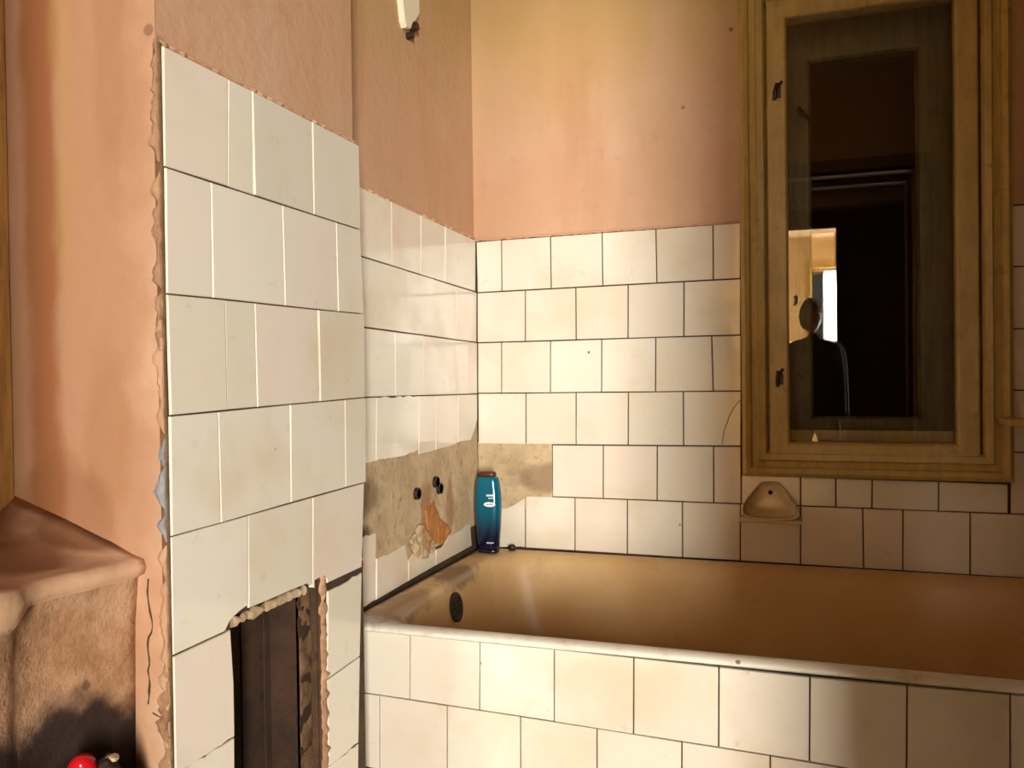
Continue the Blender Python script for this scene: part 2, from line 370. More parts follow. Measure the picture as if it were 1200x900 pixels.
# bright far room seen mirrored in the window pane
bm = bmesh.new(); box(bm, (-1.8, -4.2, 0), (-1.2, -4.12, 2.8)); box(bm, (-1.8, -6.1, 0), (-1.7, -4.2, 2.8)); box(bm, (1.9, -6.1, 0), (2.0, -4.2, 2.8)); tag(obj('wall_far_sides', bm, HALL), kind='structure')
WX0, WX1, WZ0, WZ1 = .33, 1.45, 1.15, 2.42
bm = bmesh.new()
for a, b in (((-1.8, -6.1, 0), (WX0, -6.0, 2.8)), ((WX1, -6.1, 0), (1.9, -6.0, 2.8)), ((WX0, -6.1, 0), (WX1, -6.0, WZ0)), ((WX0, -6.1, WZ1), (WX1, -6.0, 2.8))): box(bm, a, b)
tag(obj('wall_far_rear', bm, HALL), kind='structure')
def rect_frame(bm, u0, u1, z0, z1, prof, mi=0):
    # mitred frame: prof = [(inset, v), ...]
    rings = [[(u0+i, v, z0+i), (u1-i, v, z0+i), (u1-i, v, z1-i), (u0+i, v, z1-i)] for i, v in prof]
    loft(bm, rings, mi=mi)
W2 = tag(empty('window_2', (.88, -6.0, 1.15)), 'bright window of the far room behind the camera, mirrored in the dark pane', kind='structure')
def child(name, bm, mat, par, smooth=False):
    o = obj(name, bm, mat, par, smooth); o.matrix_parent_inverse = Matrix.Translation(-Vector(par.location)); return o
bm = bmesh.new(); rect_frame(bm, WX0-.08, WX1+.08, WZ0-.08, WZ1+.08, [(0, -6.0), (0, -5.965), (.07, -5.965), (.08, -6.0), (.08, -6.05), (.10, -6.05), (.10, -6.09), (0, -6.09)]); child('frame', fixn(bm), OCHRE, W2)

# ------------------------------------------------------------------ tiles
def inset_poly(P, d):
    n = len(P); out = []
    A = sum(P[i][0]*P[(i+1) % n][1] - P[(i+1) % n][0]*P[i][1] for i in range(n)); s = 1 if A > 0 else -1
    for i in range(n):
        p0, p1, p2 = Vector(P[i-1]), Vector(P[i]), Vector(P[(i+1) % n])
        e1 = (p1-p0).normalized(); e2 = (p2-p1).normalized()
        n1 = Vector((-e1.y, e1.x))*s; n2 = Vector((-e2.y, e2.x))*s
        b = n1+n2; b = b.normalized() if b.length > 1e-6 else n1
        out.append(p1 + b*(d/max(.5, b.dot(n1))))
    return out
def tile(P, plane, c, parent, gap, mat=TILE, th=TT, rough=False):
    P = [(a/1000, z/1000) for a, z in P]
    if rough:      # broken edges get small nicks
        Q = []
        for i, p in enumerate(P):
            q = P[(i+1) % len(P)]; Q.append(p); L = math.dist(p, q)
            if abs(p[0]-q[0]) > .012 and abs(p[1]-q[1]) > .003 and L > .03:
                k = int(L/.014)
                for j in range(1, k): Q.append((p[0]+(q[0]-p[0])*j/k, p[1]+(q[1]-p[1])*j/k+R.uniform(-.0022, .0022)))
        P = Q
    cx = sum(p[0] for p in P)/len(P); cz = sum(p[1] for p in P)/len(P)
    tx, tz = R.gauss(0, .005), R.gauss(0, .005); off = R.uniform(-.0006, .0006)
    o0 = inset_poly(P, gap/2); o1 = inset_poly(P, gap/2+.0011); bm = bmesh.new(); rings = []
    for poly, dep in ((o0, 0), (o0, th-.0012), (o1, th)):
        r = []
        for a, z in poly:
            h = dep + (((a-cx)*tx + (z-cz)*tz + off) if dep else 0)
            r.append((a-cx, th-h, z-cz) if plane == 'v' else (h-th, a-cx, z-cz))
        rings.append(r)
    vr = loft(bm, rings, cap1=True); fixn(bm)
    o = obj('tile', bm, mat, parent); o.location = (cx, c, cz) if plane == 'v' else (c, cx, cz); return o
for k, par, plane, c, gap in (('back', WB, 'v', V0, .0032), ('alc', WA, 'u', U0, .0030), ('pier', WP, 'u', UP, .0018)):
    if k == 'pier':
        for q_ in T[k]+T[k+'_broken']:
            for p in q_: p[0] = max(p[0], 813.5)
    for P in T[k]: tile(P, plane, c, par, gap)
    for P in T[k+'_broken']: tile(P, plane, c, par, gap, rough=True)
# masonry apron in front of the tub
bm = bmesh.new(); box(bm, (U0-.01, VA+TT, 0), (.868, VA+.026, .672)); AP = tag(obj('wall_bath_front', bm, MORT), 'white tiled masonry front of the bathtub', kind='structure')
for k in ('apron1', 'apron2'): T[k][0][0][0] = T[k][0][3][0] = -862
for P in T['apron1'] + T['apron2']: tile(P, 'v', VA, AP, .0024)
for r in range(2):      # two lower courses down to the floor, below the frame
    u = -.862
    while u < .86:
        u2_ = min(u+(.15 if u > -.862 else (.10, .15)[r]), .865); z1 = .398-.197*r
        tile([(u*1000, z1*1000-2 if u < 99 else 0), (u2_*1000, z1*1000-2), (u2_*1000, (z1-.19)*1000), (u*1000, (z1-.19)*1000)], 'v', VA, AP, .0024) if u < -.3 else tile([(u*1000, z1*1000-60), (u2_*1000, z1*1000-60), (u2_*1000, (z1-.19)*1000), (u*1000, (z1-.19)*1000)], 'v', VA, AP, .0024)
        u = u2_

# ------------------------------------------------------------------ bare plaster, brick, pipes, crumbled edges
def patch(name, plane, c, poly, parent, mat, amp=.004, step=.006, scale=30, seed=0, edge=True):
    a0 = min(p[0] for p in poly); a1 = max(p[0] for p in poly); z0 = min(p[1] for p in poly); z1 = max(p[1] for p in poly)
    def ins(x, y):
        r = False; n = len(poly)
        for i in range(n):
            (xa, ya), (xb, yb) = poly[i], poly[(i+1) % n]
            if (ya > y) != (yb > y) and x < (xb-xa)*(y-ya)/(yb-ya)+xa: r = not r
        return r
    bm = bmesh.new(); na = int((a1-a0)/step)+1; nz = int((z1-z0)/step)+1; g = {}
    def V(i, j):
        if (i, j) not in g:
            a = a0+(a1-a0)*i/na; z = z0+(z1-z0)*j/nz
            h = noise.fractal(Vector((a*scale+seed, z*scale, seed*3.1)), 1, 2.1, 4)*amp
            g[(i, j)] = bm.verts.new((a, c-h, z) if plane == 'v' else (c+h, a, z))
        return g[(i, j)]
    for i in range(na):
        for j in range(nz):
            x = a0+(a1-a0)*(i+.5)/na; y = z0+(z1-z0)*(j+.5)/nz
            if ins(x, y): bm.faces.new((V(i, j), V(i+1, j), V(i+1, j+1), V(i, j+1)))
    ext = bmesh.ops.extrude_face_region(bm, geom=bm.faces[:]); 
    for v in [e for e in ext['geom'] if isinstance(e, bmesh.types.BMVert)]:
        if plane == 'v': v.co.y = c+.006
        else: v.co.x = c-.006
    fixn(bm); return obj(name, bm, mat, parent, True)
patch('bare_plaster', 'u', U0-.0026, [(1.30, .74), (2.279, .76), (2.279, 1.10), (2.24, 1.05), (1.30, 1.03)], WA, RAW, .0013)
patch('bare_plaster', 'v', V0+.0045, [(-.868, .79), (-.638, .82), (-.638, 1.0), (-.868, 1.0)], WB, RAW, .0030, seed=4)
patch('brick', 'u', U0+.001, [(1.895, .86), (1.95, .875), (1.975, .83), (2.03, .80), (2.06, .775), (2.00, .755), (1.95, .765), (1.915, .79)], WA, BRICK, .004, .004, 60, 2)
patch('mortar_lump', 'u', U0+.004, [(1.80, .80), (1.85, .83), (1.89, .82), (1.93, .78), (1.95, .745), (1.88, .74), (1.83, .755)], WA, RAW, .009, .004, 50, 5)
for a, z in ((1.846, .908), (1.962, .922), (1.985, .902)):
    bm = bmesh.new(); tube(bm, [(U0-.006, a, z), (U0+.006, a, z), (U0+.006, a, z), (U0-.004, a, z)], [.016, .014, .0115, .011], 14, cap=False); s_ = obj('pipe_stub', fixn(bm), DARKMETAL, WA)
    bm = bmesh.new(); tube(bm, [(U0-.003, a, z), (U0-.001, a, z)], .0115, 14); o = obj('bore', fixn(bm), BLACK, s_)
# dark hatch: rough board at its back, worn mortar round it
bm = bmesh.new()
for i, (a, b) in enumerate(((.927, .985), (.987, .045+1.0), (1.047, 1.10), (1.102, 1.148))):
    box(bm, (-.80, a, .21), (-.789+.002*i, b, .868))
tag(obj('hatch_board', fixn(bm), BROWN, WP), 'dark brown rough board at the back of the hatch')
bm = bmesh.new(); box(bm, (-.79, 1.117, .21), (UP-.022, 1.151, .872)); obj('hatch_jamb', fixn(bm), BROWN, WP)
patch('hatch_jamb_plaster', 'u', UP-.021, [(1.117, .21), (1.152, .21), (1.152, .872), (1.117, .872)], WP, EDGE2, .006, .005, 45, 7)
def rim(name, pts, w0, c, mat, par, plane='u', amp=.3, seed=0, h=.006):
    # irregular crumbled bead along a line in the wall plane
    bm = bmesh.new(); rings = []; N = max(6, int(sum(math.dist(p, q) for p, q in zip(pts, pts[1:]))/.008))
    L = [0]
    for p, q in zip(pts, pts[1:]): L.append(L[-1]+math.dist(p, q))
    for k in range(N+1):
        s = L[-1]*k/N; i = max(j for j in range(len(L)) if L[j] <= s+1e-9); i = min(i, len(pts)-2); t = (s-L[i])/(L[i+1]-L[i])
        p = [pts[i][j]+(pts[i+1][j]-pts[i][j])*t for j in (0, 1)]
        dx, dz = pts[i+1][0]-pts[i][0], pts[i+1][1]-pts[i][1]; l = math.hypot(dx, dz); nx, nz = -dz/l, dx/l
        f = 1+amp*noise.noise(Vector((s*60, seed, 0)))*2; g = 1+amp*noise.noise(Vector((s*90, seed+9, 3)))*2
        r = []
        for q in range(6):
            th = q*math.pi/5; a = math.cos(th)*w0*f*(1.0 if q < 3 else g); b = math.sin(th)*h*g
            if plane == 'u': r.append((c+b, p[0]+nx*a, p[1]+nz*a))
            elif plane == 'v': r.append((p[0]+nx*a, c-b, p[1]+nz*a))
        rings.append(r)
    loft(bm, rings, closed=True, cap0=True, cap1=True); return obj(name, fixn(bm), mat, par)
rim('hatch_mortar', [(.925, .868), (1.11, .868)], .007, UP-.0075, RAW, WP, amp=.5, h=.005)
rim('hatch_mortar', [(1.158, .20), (1.158, .878)], .008, UP-.0035, EDGE, WP, amp=.6, h=.005, seed=3)
rim('hatch_mortar', [(1.150, .88), (1.30, .862)], .005, UP-.0085, EDGE, WP, amp=.5, h=.004, seed=5)
# crumbled edge of the pier: a dark gap beside the tiles, filled here and there
bm = bmesh.new(); box(bm, (UP-.012, VP0-.0015, .40), (UP-.0015, VP0+.0008, 1.606)); obj('corner_gap', fixn(bm), EDGE2, WP)
for i, (za, zb, mt, wd) in enumerate(((1.46, 1.615, EDGE, .007), (1.22, 1.455, EDGE, .006), (1.13, 1.30, PINKL, .006), (1.00, 1.13, GREY, .0065), (.70, 1.0, PINKL, .006), (.40, .86, EDGE, .008))):
    bm = bmesh.new(); n = int((zb-za)/.005); rings = []
    for k in range(n+1):
        z = za+(zb-za)*k/n; a = wd*max(.1, 1+1.5*noise.fractal(Vector((z*38, i*5., 1)), 1, 2, 4)); b = wd*max(.1, 1+1.4*noise.fractal(Vector((z*44, i*7., 5)), 1, 2, 4)); e = min(1, k/4, (n-k)/4)*.95+.05
        x0, y0 = UP-.0045+.002*noise.noise(Vector((z*60, i, 8))), VP0-.001
        rings.append([(x0, y0+.008, z), (x0, y0-.0015*e-b*.25*e, z), (x0-a*e, y0-b*.35*e, z), (x0-.002-a*1.5*e, y0+.0003, z), (x0-.010, y0+.008, z)])
    loft(bm, rings, cap0=True, cap1=True); obj('crumbled_edge', fixn(bm), mt, WP)
# paint ridges along the top of the tiles
rim('paint_ridge', [(.815, 1.608), (1.292, 1.612)], .004, UP-.0095, PINKL, WP, amp=.35, h=.006, seed=1)
rim('paint_ridge', [(1.30, 1.612), (2.279, 1.604)], .005, U0-.0075, PINK, WA, amp=.6, h=.006, seed=2)
rim('paint_ridge', [(-.868, 1.599), (-.10, 1.601)], .004, V0+.0075, PINK, WB, 'v', amp=.4, h=.005, seed=3)

# ------------------------------------------------------------------ window in the back wall
W1 = tag(empty('window_1', (.21, V0, .922)), 'old ochre painted wooden window with dark panes', kind='structure')
bm = bmesh.new()
CX0, CX1, CZ0, CZ1 = -.106, .528, .922, 2.235
rect_frame(bm, CX0, CX1, CZ0, CZ1, [(0, 2.29), (0, 2.262), (.010, 2.255), (.022, 2.258), (.026, 2.266), (.040, 2.264), (.045, 2.256), (.060, 2.258), (.066, 2.268), (.066, 2.31), (.12, 2.31)])
child('casing', fixn(bm), OCHRE, W1)
SX0, SX1, SZ0, SZ1 = -.036, .456, .962, 2.168
bm = bmesh.new(); rect_frame(bm, SX0, SX1, SZ0, SZ1, [(0, 2.30), (0, 2.264), (.004, 2.261), (.044, 2.261), (.049, 2.265), (.051, 2.272), (.051, 2.300), (0, 2.30)])
SA = child('sash', fixn(bm), OCHRE, W1)
bm = bmesh.new(); box(bm, (SX0+.046, 2.280, SZ0+.046), (SX1-.046, 2.2825, SZ1-.046)); o = child('pane', bm, GLASS, W1)
bm = bmesh.new(); rect_frame(bm, -.06, .475, .935, 2.18, [(0, 2.30), (.0, 2.42), (.045, 2.42)]); child('reveal', fixn(bm), OLIVE, W1)
bm = bmesh.new(); rect_frame(bm, -.058, .473, .937, 2.178, [(0, 2.44), (0, 2.40), (.128, 2.40), (.135, 2.41), (.135, 2.44), (0, 2.44)]); child('outer_sash', fixn(bm), OLIVE, W1)
bm = bmesh.new(); box(bm, (.06, 2.42, 1.05), (.355, 2.4225, 2.06)); child('outer_pane', bm, GLASS, W1)
bm = bmesh.new(); box(bm, (-.3, 2.66, .6), (.9, 2.69, 2.6)); tag(obj('wall_light_shaft', bm, BLACK), 'black wall standing in for the dark beyond the window', kind='structure')  # darkness behind the panes put into the wall colour
bm = bmesh.new()
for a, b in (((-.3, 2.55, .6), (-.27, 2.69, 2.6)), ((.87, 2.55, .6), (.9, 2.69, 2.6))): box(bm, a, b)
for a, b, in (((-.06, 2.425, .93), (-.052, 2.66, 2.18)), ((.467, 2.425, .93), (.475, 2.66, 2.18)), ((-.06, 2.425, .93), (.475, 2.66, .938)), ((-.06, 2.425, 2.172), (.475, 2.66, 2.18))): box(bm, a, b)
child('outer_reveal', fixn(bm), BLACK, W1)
def barrel(z, tilt):
    bm = bmesh.new(); x = -.0145
    tube(bm, [(x+tilt, 2.252, z+.022), (x, 2.250, z), (x-tilt*.4, 2.252, z-.020)], [.0045, .006, .0048], 10)
    box(bm, (x-.002, 2.256, z-.014), (x+.014, 2.262, z+.014)); tube(bm, [(x+.012+tilt, 2.258, z+.028), (x+.004, 2.256, z+.010)], .004, 8)
    return fixn(bm)
h1 = child('hinge', barrel(1.925, .005), DARKMETAL, W1); h2 = child('hinge', barrel(1.178, .001), DARKMETAL, W1)
bm = bmesh.new(); tube(bm, [(.050, 2.40, 1.905), (.050, 2.375, 1.905)], .007, 10); tube(bm, [(.044, 2.373, 1.912), (.060, 2.370, 1.893), (.078, 2.370, 1.872)], [.006, .0055, .004], 10)
child('latch_handle', fixn(bm), DARKMETAL, W1)
bm = bmesh.new(); tube(bm, [(.040, 2.402, 1.18), (.040, 2.396, 1.18)], .010, 12); child('keyhole_plate', fixn(bm), DARKMETAL, W1)

# ------------------------------------------------------------------ bathtub
def rr(u0, u1, v0, v1, r, z, n=8):
    pts = []
    for cx, cy, a0 in ((u1-r, v0+r, -90), (u1-r, v1-r, 0), (u0+r, v1-r, 90), (u0+r, v0+r, 180)):
        for k in range(n+1):
            a = math.radians(a0+90*k/n); pts.append((cx+r*math.cos(a), cy+r*math.sin(a)))
    # straight sides get extra points so the slight tilt of the rim stays smooth
    return [(x, y, z-(y-1.48)/.8*.012) for x, y in pts]
bm = bmesh.new(); A, B_, Cc, D = -.860, .858, 1.462, 2.2755
rings = []
for du0, du1, dv0, dv1, r, z in ((.012, .01, .016, .004, .02, .686), (.003, 0, .003, 0, .02, .6865), (0, 0, 0, 0, .02, .691), (.002, 0, .002, .001, .02, .6965), (.008, .004, .010, .004, .02, .7005),
    (.020, .02, .020, .012, .03, .7025), (.055, .04, .030, .030, .05, .7015), (.068, .055, .040, .044, .08, .697), (.076, .062, .048, .054, .10, .686), (.082, .07, .054, .060, .11, .665), (.092, .09, .064, .070, .12, .60),
    (.11, .13, .085, .085, .13, .50), (.14, .20, .11, .11, .15, .38), (.19, .28, .16, .16, .15, .305), (.27, .36, .23, .23, .14, .285), (.38, .5, .33, .33, .06, .280)):
    rings.append(rr(A+du0, B_-du1, Cc+dv0, D-dv1, r, z))
loft(bm, rings, cap1=True); fixn(bm)
TUB = tag(empty('bathtub', (0, 1.87, .3)), 'old white enamel bathtub with a dirty brown-stained inside', 'bathtub')
o = child('basin', bm, ENAMEL, TUB, True)
sd = o.modifiers.new('s', 'SUBSURF'); sd.levels = sd.render_levels = 1
# overflow: chrome-less dark hole in a plate on the end wall
n_ = Vector((1, 0, .16)).normalized(); cc = Vector((-.7710, 1.868, .628)); sx = Vector((0, 1, 0)); sy = n_.cross(sx)
def disc(bm, c, r, r2, h, n=24):
    rings = [[c+n_*hh+(sx*math.cos(t*2*math.pi/n)+sy*math.sin(t*2*math.pi/n))*q for t in range(n)] for hh, q in ((-.01, r), (h, r), (h+.001, r-.003), (h+.001, r2), (h-.001, r2-.002))]
    loft(bm, rings, cap1=True); fixn(bm)
bm = bmesh.new(); disc(bm, cc, .036, .027, .003); ov = child('overflow', bm, m_plain('rusty_overflow', (.030, .014, .008), .7), TUB)
bm = bmesh.new()
for k in range(-1, 2): box(bm, (-.772, 1.868-.024+abs(k)*.003, .628+k*.014-.002), (-.7665, 1.868+.024-abs(k)*.003, .628+k*.014+.002))
child('overflow_grille', fixn(bm), BLACK, TUB)

# ------------------------------------------------------------------ soap dish
out = [(-.107, .815), (-.036, .815), (.034, .815), (.0365, .836), (.030, .850), (.012, .874), (-.008, .900), (-.014, .9065), (-.036, .908), (-.057, .9075), (-.064, .902), (-.084, .880), (-.104, .854), (-.109, .838)]
def p_(z): return .008+.062*max(0, min(1, (.912-z)/.09))**1.5
cxx, czz = -.036, .856
def shr(k): return [(cxx+(a-cxx)*k, czz+(z-czz)*k) for a, z in out]
bm = bmesh.new(); N = len(out)
rg = [[(a, V0+.002, z) for a, z in out], [(a, V0-p_(z), z) for a, z in out], [(a, V0-p_(z)-.002, z) for a, z in shr(.96)], [(a, V0-p_(z)+.002, z+.003*(z < .83)) for a, z in shr(.92)],
      [(a, V0-.006-(p_(z)-.008)*.45, z-.004*(z < .84)) for a, z in shr(.88)], [(a, V0-.004, z) for a, z in shr(.80)]]
loft(bm, rg, cap0=True, cap1=True); fixn(bm)
SD = tag(empty('soap_dish', (-.036, V0, .81)), 'glazed ceramic wall soap dish with arched back, set in tiles under the window', 'soap dish')
o = child('dish', bm, CERAMIC, SD, True); sd = o.modifiers.new('s', 'SUBSURF'); sd.levels = sd.render_levels = 2
for e in o.data.edges: pass
bm = bmesh.new(); box(bm, (-.114, V0-.067, .806), (.042, V0+.002, .816), 0, .004); child('base_edge', bm, CERAMIC, SD, True)
bm = bmesh.new(); tube(bm, [(-.036, V0-.004, .878), (-.036, V0-.0075, .878)], .006, 14); child('screw_hole', fixn(bm), BLACK, SD)

# ------------------------------------------------------------------ shelf at the right edge
bm = bmesh.new(); box(bm, (.486, 2.13, 1.066), (.872, 2.235, 1.083), 0, .006)
SH = tag(empty('wall_shelf', (.872, 2.18, 1.066)), 'small pale shelf jutting over the right side of the window frame', 'shelf'); child('board', bm, OCHRE, SH, True)
bm = bmesh.new(); box(bm, (.855, 2.14, 1.02), (.871, 2.225, 1.067), 0, .002); child('bracket', bm, DARKMETAL, SH)

# ------------------------------------------------------------------ shampoo bottle
def m_bottle():
    t = NT('teal_shampoo_plastic'); z = t.z(); g = t.ramp(z[2], .73, .83)
    c = t.mix(g, (.003, .006, .03), (.0, .10, .17)); c = t.mix(t.ramp(z[2], .83, .92), c, (.0, .13, .22)); return t.done(c, .16)
BX, BY = -.807, 2.205
BO = tag(empty('shampoo_bottle', (BX, BY, .692)), 'teal blue plastic shampoo bottle standing in the corner of the bathtub rim', 'bottle')
def se(cx, cy, z, a, b, n=28, e=2.6):
    r = []
    for k in range(n):
        t = k*2*math.pi/n; c, s = math.cos(t), math.sin(t)
        r.append((cx+a*math.copysign(abs(c)**(2/e), c), cy+b*math.copysign(abs(s)**(2/e), s), z))
    return r
prof = [(.700, .030, .019), (.715, .0320, .020), (.74, .0345, .021), (.78, .0375, .0225), (.82, .0392, .0235), (.845, .0390, .0235), (.87, .0370, .022), (.89, .034, .021), (.902, .0315, .020), (.9075, .029, .018), (.9085, .024, .014)]
bm = bmesh.new(); loft(bm, [se(BX, BY, z, a, b) for z, a, b in prof], cap0=True, cap1=True); child('body', fixn(bm), m_bottle(), BO, True)
bm = bmesh.new(); loft(bm, [se(BX, BY, z, a, b) for z, a, b in ((.691, .029, .018), (.692, .0305, .0195), (.7005, .0310, .020), (.7015, .0295, .018))], cap0=True, cap1=True); child('cap', fixn(bm), m_plain('navy_cap', (.006, .008, .02), .25), BO, True)
bm = bmesh.new(); loft(bm, [se(BX, BY, z, a, b) for z, a, b in ((.9085, .023, .0135), (.914, .0245, .0145), (.9205, .0235, .014), (.9225, .020, .011))], cap0=True, cap1=True); child('base_ring', fixn(bm), m_plain('brown_ring', (.10, .025, .01), .4), BO, True)
INK = m_plain('white_print', (.80, .82, .80), .4)
def print_on(bm, cx, z, wd, ht, n=12, oval=False, lift=.0006):
    # small print wrapped on the front of the bottle
    def fy(x, zz):
        a = max(.0345, .0392-abs(zz-.83)*.05); b = .0235-abs(zz-.83)*.012
        q = min(.999, abs((x-BX)/a)); return BY-b*(1-q**2.6)**(1/2.6)-lift
    if oval:
        vs = [bm.verts.new((cx+wd/2*math.cos(t*2*math.pi/20), fy(cx+wd/2*math.cos(t*2*math.pi/20), z), z+ht/2*math.sin(t*2*math.pi/20))) for t in range(20)]
        bm.faces.new(vs)
    else:
        for k in range(n):
            x0 = cx-wd/2+wd*k/n; x1 = x0+wd/n
            bm.faces.new([bm.verts.new((x, fy(x, zz), zz)) for x, zz in ((x0, z-ht/2), (x1, z-ht/2), (x1, z+ht/2), (x0, z+ht/2))])
LX = BX+.012
bm = bmesh.new(); print_on(bm, LX, .832, .033, .014, oval=True, lift=.0012); child('logo_oval', bm, INK, BO)
bm = bmesh.new()
for k, h in enumerate((.0022, .003, .0022, .0028, .0022, .003)): print_on(bm, LX-.0085+k*.0034, .832, .0022, h, 2, lift=.0018)
child('logo_lettering', bm, m_plain('dark_blue_print', (.01, .05, .12), .4), BO)
for nm, n_, x_, z_, st, wd, ht, lf in (('upper_lettering', 5, -.007, .8575, .0045, .0034, .0055, .0006), ('lower_lettering', 4, -.001, .8495, .0042, .0030, .0035, .0006), ('foot_lettering', 6, -.009, .722, .0035, .0026, .0035, -.0006)):
    bm = bmesh.new()
    for k in range(n_): print_on(bm, LX+x_+k*st, z_, wd, ht, 2, lift=lf)
    child(nm, bm, INK, BO)

# small dark cap on the rim beside it
bm = bmesh.new(); bx, by = -.752, 2.252
tube(bm, [(bx, by, .690), (bx, by, .701), (bx, by, .7045), (bx, by, .7045), (bx, by, .697)], [.0105, .010, .0085, .0055, .005], 14); fixn(bm)
tag(obj('small_cap', bm, m_plain('dark_cap', (.03, .015, .01), .4), None, True), 'tiny dark round cap on the tub rim to the right of the blue bottle', 'cap')

# ------------------------------------------------------------------ broken white fixture high on the alcove wall
bm = bmesh.new(); poly = [(1.786, 2.20), (1.786, 2.12), (1.795, 2.085), (1.802, 2.052), (1.812, 2.040), (1.838, 2.046), (1.850, 2.066), (1.872, 2.080), (1.895, 2.108), (1.893, 2.20)]
c0 = U0-TT
loft(bm, [[(c0, a, z) for a, z in poly], [(c0+.010, a, z) for a, z in poly], [(c0+.014, a*.9+1.838*.1, z*.94+2.1*.06) for a, z in poly]], cap1=True); fixn(bm)
FX = tag(empty('broken_fixture', (c0, 1.84, 2.04)), 'broken white fitting with a dark screw, high on the pink alcove wall', 'wall fitting'); child('shell', bm, WHITE, FX)
bm = bmesh.new(); tube(bm, [(c0, 1.866, 2.062), (c0+.020, 1.866, 2.064)], [.012, .010], 12); tube(bm, [(c0, 1.845, 2.034), (c0+.018, 1.845, 2.034)], [.009, .007], 12); child('screw', fixn(bm), DARKMETAL, FX)

# ------------------------------------------------------------------ left corner: casing board, boxed ledge, rubbish, red cap
bm = bmesh.new(); box(bm, (-.966, .45, .0), (-.955, .811, 2.8), 0, .002); o = tag(obj('trim_2', bm, CASING), 'yellow-brown wooden casing board at the far left edge', kind='structure')
bm = bmesh.new(); rings = []
for k in range(34):             # boxed plaster ledge along the left wall, slightly wavy, with a rounded nose
    v = .815-.015*k; w_ = -.748-.018*min(1, k/8) + .0035*noise.noise(Vector((v*22, 0, 0))); zt = .982+.003*noise.noise(Vector((v*30, 4, 0)))
    lump = max(0, min(1, (k-10)/2)); w_ += .016*lump; zt += .004*lump; lf = max(0, 1-k/5)**2*.03
    n0 = .003*noise.noise(Vector((v*40, 7, 1)))
    rings.append([(-.956, v, .40), (w_-.020, v, .40), (w_-.020+n0, v, .70), (w_-.016+n0, v, .90), (w_-.010, v, zt-.026-.022*lump), (w_, v, zt-.021-.018*lump), (w_+.003, v, zt-.012-.008*lump), (w_, v, zt-.003), (w_-.010, v, zt), (w_-.05, v, zt-.001+lf*.6), (w_-.12, v, zt+.012+lf), (-.956, v, zt+.040+lf)])
vr = loft(bm, rings, closed=True, cap0=True, cap1=True); fixn(bm)
for fc in bm.faces:
    c_ = fc.calc_center_median(); fc.material_index = 1 if c_.z > .948 else 0; fc.smooth = True
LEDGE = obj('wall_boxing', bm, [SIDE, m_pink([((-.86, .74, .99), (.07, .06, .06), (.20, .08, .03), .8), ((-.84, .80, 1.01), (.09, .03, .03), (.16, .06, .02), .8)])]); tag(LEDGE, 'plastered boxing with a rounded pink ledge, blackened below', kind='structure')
rim('crack', [(-.7425, .955), (-.7445, .935), (-.741, .915), (-.737, .900), (-.7385, .890), (-.744, .884), (-.7455, .870), (-.7425, .852), (-.7455, .842), (-.743, .826), (-.7462, .80)], .0013, VP0-.0002, MORT, WP, 'v', amp=.5, h=.0005, seed=8)
rim('crack', [(-.740, .79), (-.725, .785), (-.712, .778)], .0009, VP0-.0002, MORT, WP, 'v', amp=.5, h=.0005, seed=9)
bm = bmesh.new(); tube(bm, [(-.110, V0+.0002, 1.124), (-.127, V0, 1.104), (-.1395, V0, 1.080), (-.154, V0, 1.040), (-.160, V0+.0002, 1.002)], .0009, 5); obj('crack', fixn(bm), MORT, WB)
# low block and the sooty rubbish lying on it, in front of the boxing
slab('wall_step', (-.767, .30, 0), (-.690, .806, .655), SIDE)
RUB = m_plaster('sooty_rubbish', (.012, .005, .002), (.030, .012, .005), (.14, .09, .05))
bm = bmesh.new(); g = {}; nx, ny = 22, 80
def hz(x, y):
    e = min(1, (-.690-x)/.02)*min(1, (.809-y)/.012, (y-.395)/.02)
    return .655+max(.001, e*(.098-.035*max(0, min(1, (y-.72)/.05))+.05*noise.fractal(Vector((x*20, y*16, 2)), 1, 2, 3)+.012*math.sin(y*34)))
for i in range(nx+1):
    for j in range(ny+1):
        x = -.766+.077*i/nx; y = .40+.405*j/ny; g[i, j] = bm.verts.new((x, y, hz(x, y)))
for i in range(nx):
    for j in range(ny): bm.faces.new((g[i, j], g[i+1, j], g[i+1, j+1], g[i, j+1]))
fixn(bm); rb = obj('rubbish_heap', bm, RUB, None, True); tag(rb, 'heap of blackened rubbish in the bottom left corner', 'rubbish', kind='stuff')
RX, RY = -.738, .702; RZ = hz(RX, RY)+.012
RC = tag(empty('plastic_cap', (RX, RY, RZ-.01)), 'shiny red plastic cap, its highlight built as a white dot, lying on the black rubbish', 'disc')
bm = bmesh.new(); tube(bm, [(RX-.006, RY+.008, RZ-.011), (RX-.003, RY+.003, RZ+.001), (RX+.001, RY-.004, RZ+.004), (RX+.002, RY-.007, RZ+.003)], [.0155, .0150, .011, .005], 18); child('rounded_shell', fixn(bm), RED, RC, True)
bm = bmesh.new(); tube(bm, [(RX+.004, RY-.009, RZ-.001), (RX+.005, RY-.011, RZ-.002)], [.0055, .003], 10); child('highlight_dot', fixn(bm), WHITE, RC, True)  # highlight on the gloss modelled as a white dot
sx_, sy_ = -.748, .690; z_ = hz(sx_, sy_)+.004
bm = bmesh.new(); tube(bm, [(sx_-.012, sy_+.002, z_+.006), (sx_, sy_, z_+.003), (sx_+.008, sy_-.002, z_)], [.0025, .0032, .002], 8); tag(obj('plastic_scrap', fixn(bm), RED, None, True), 'thin red scrap just left of the red cap on the rubbish', 'scrap')
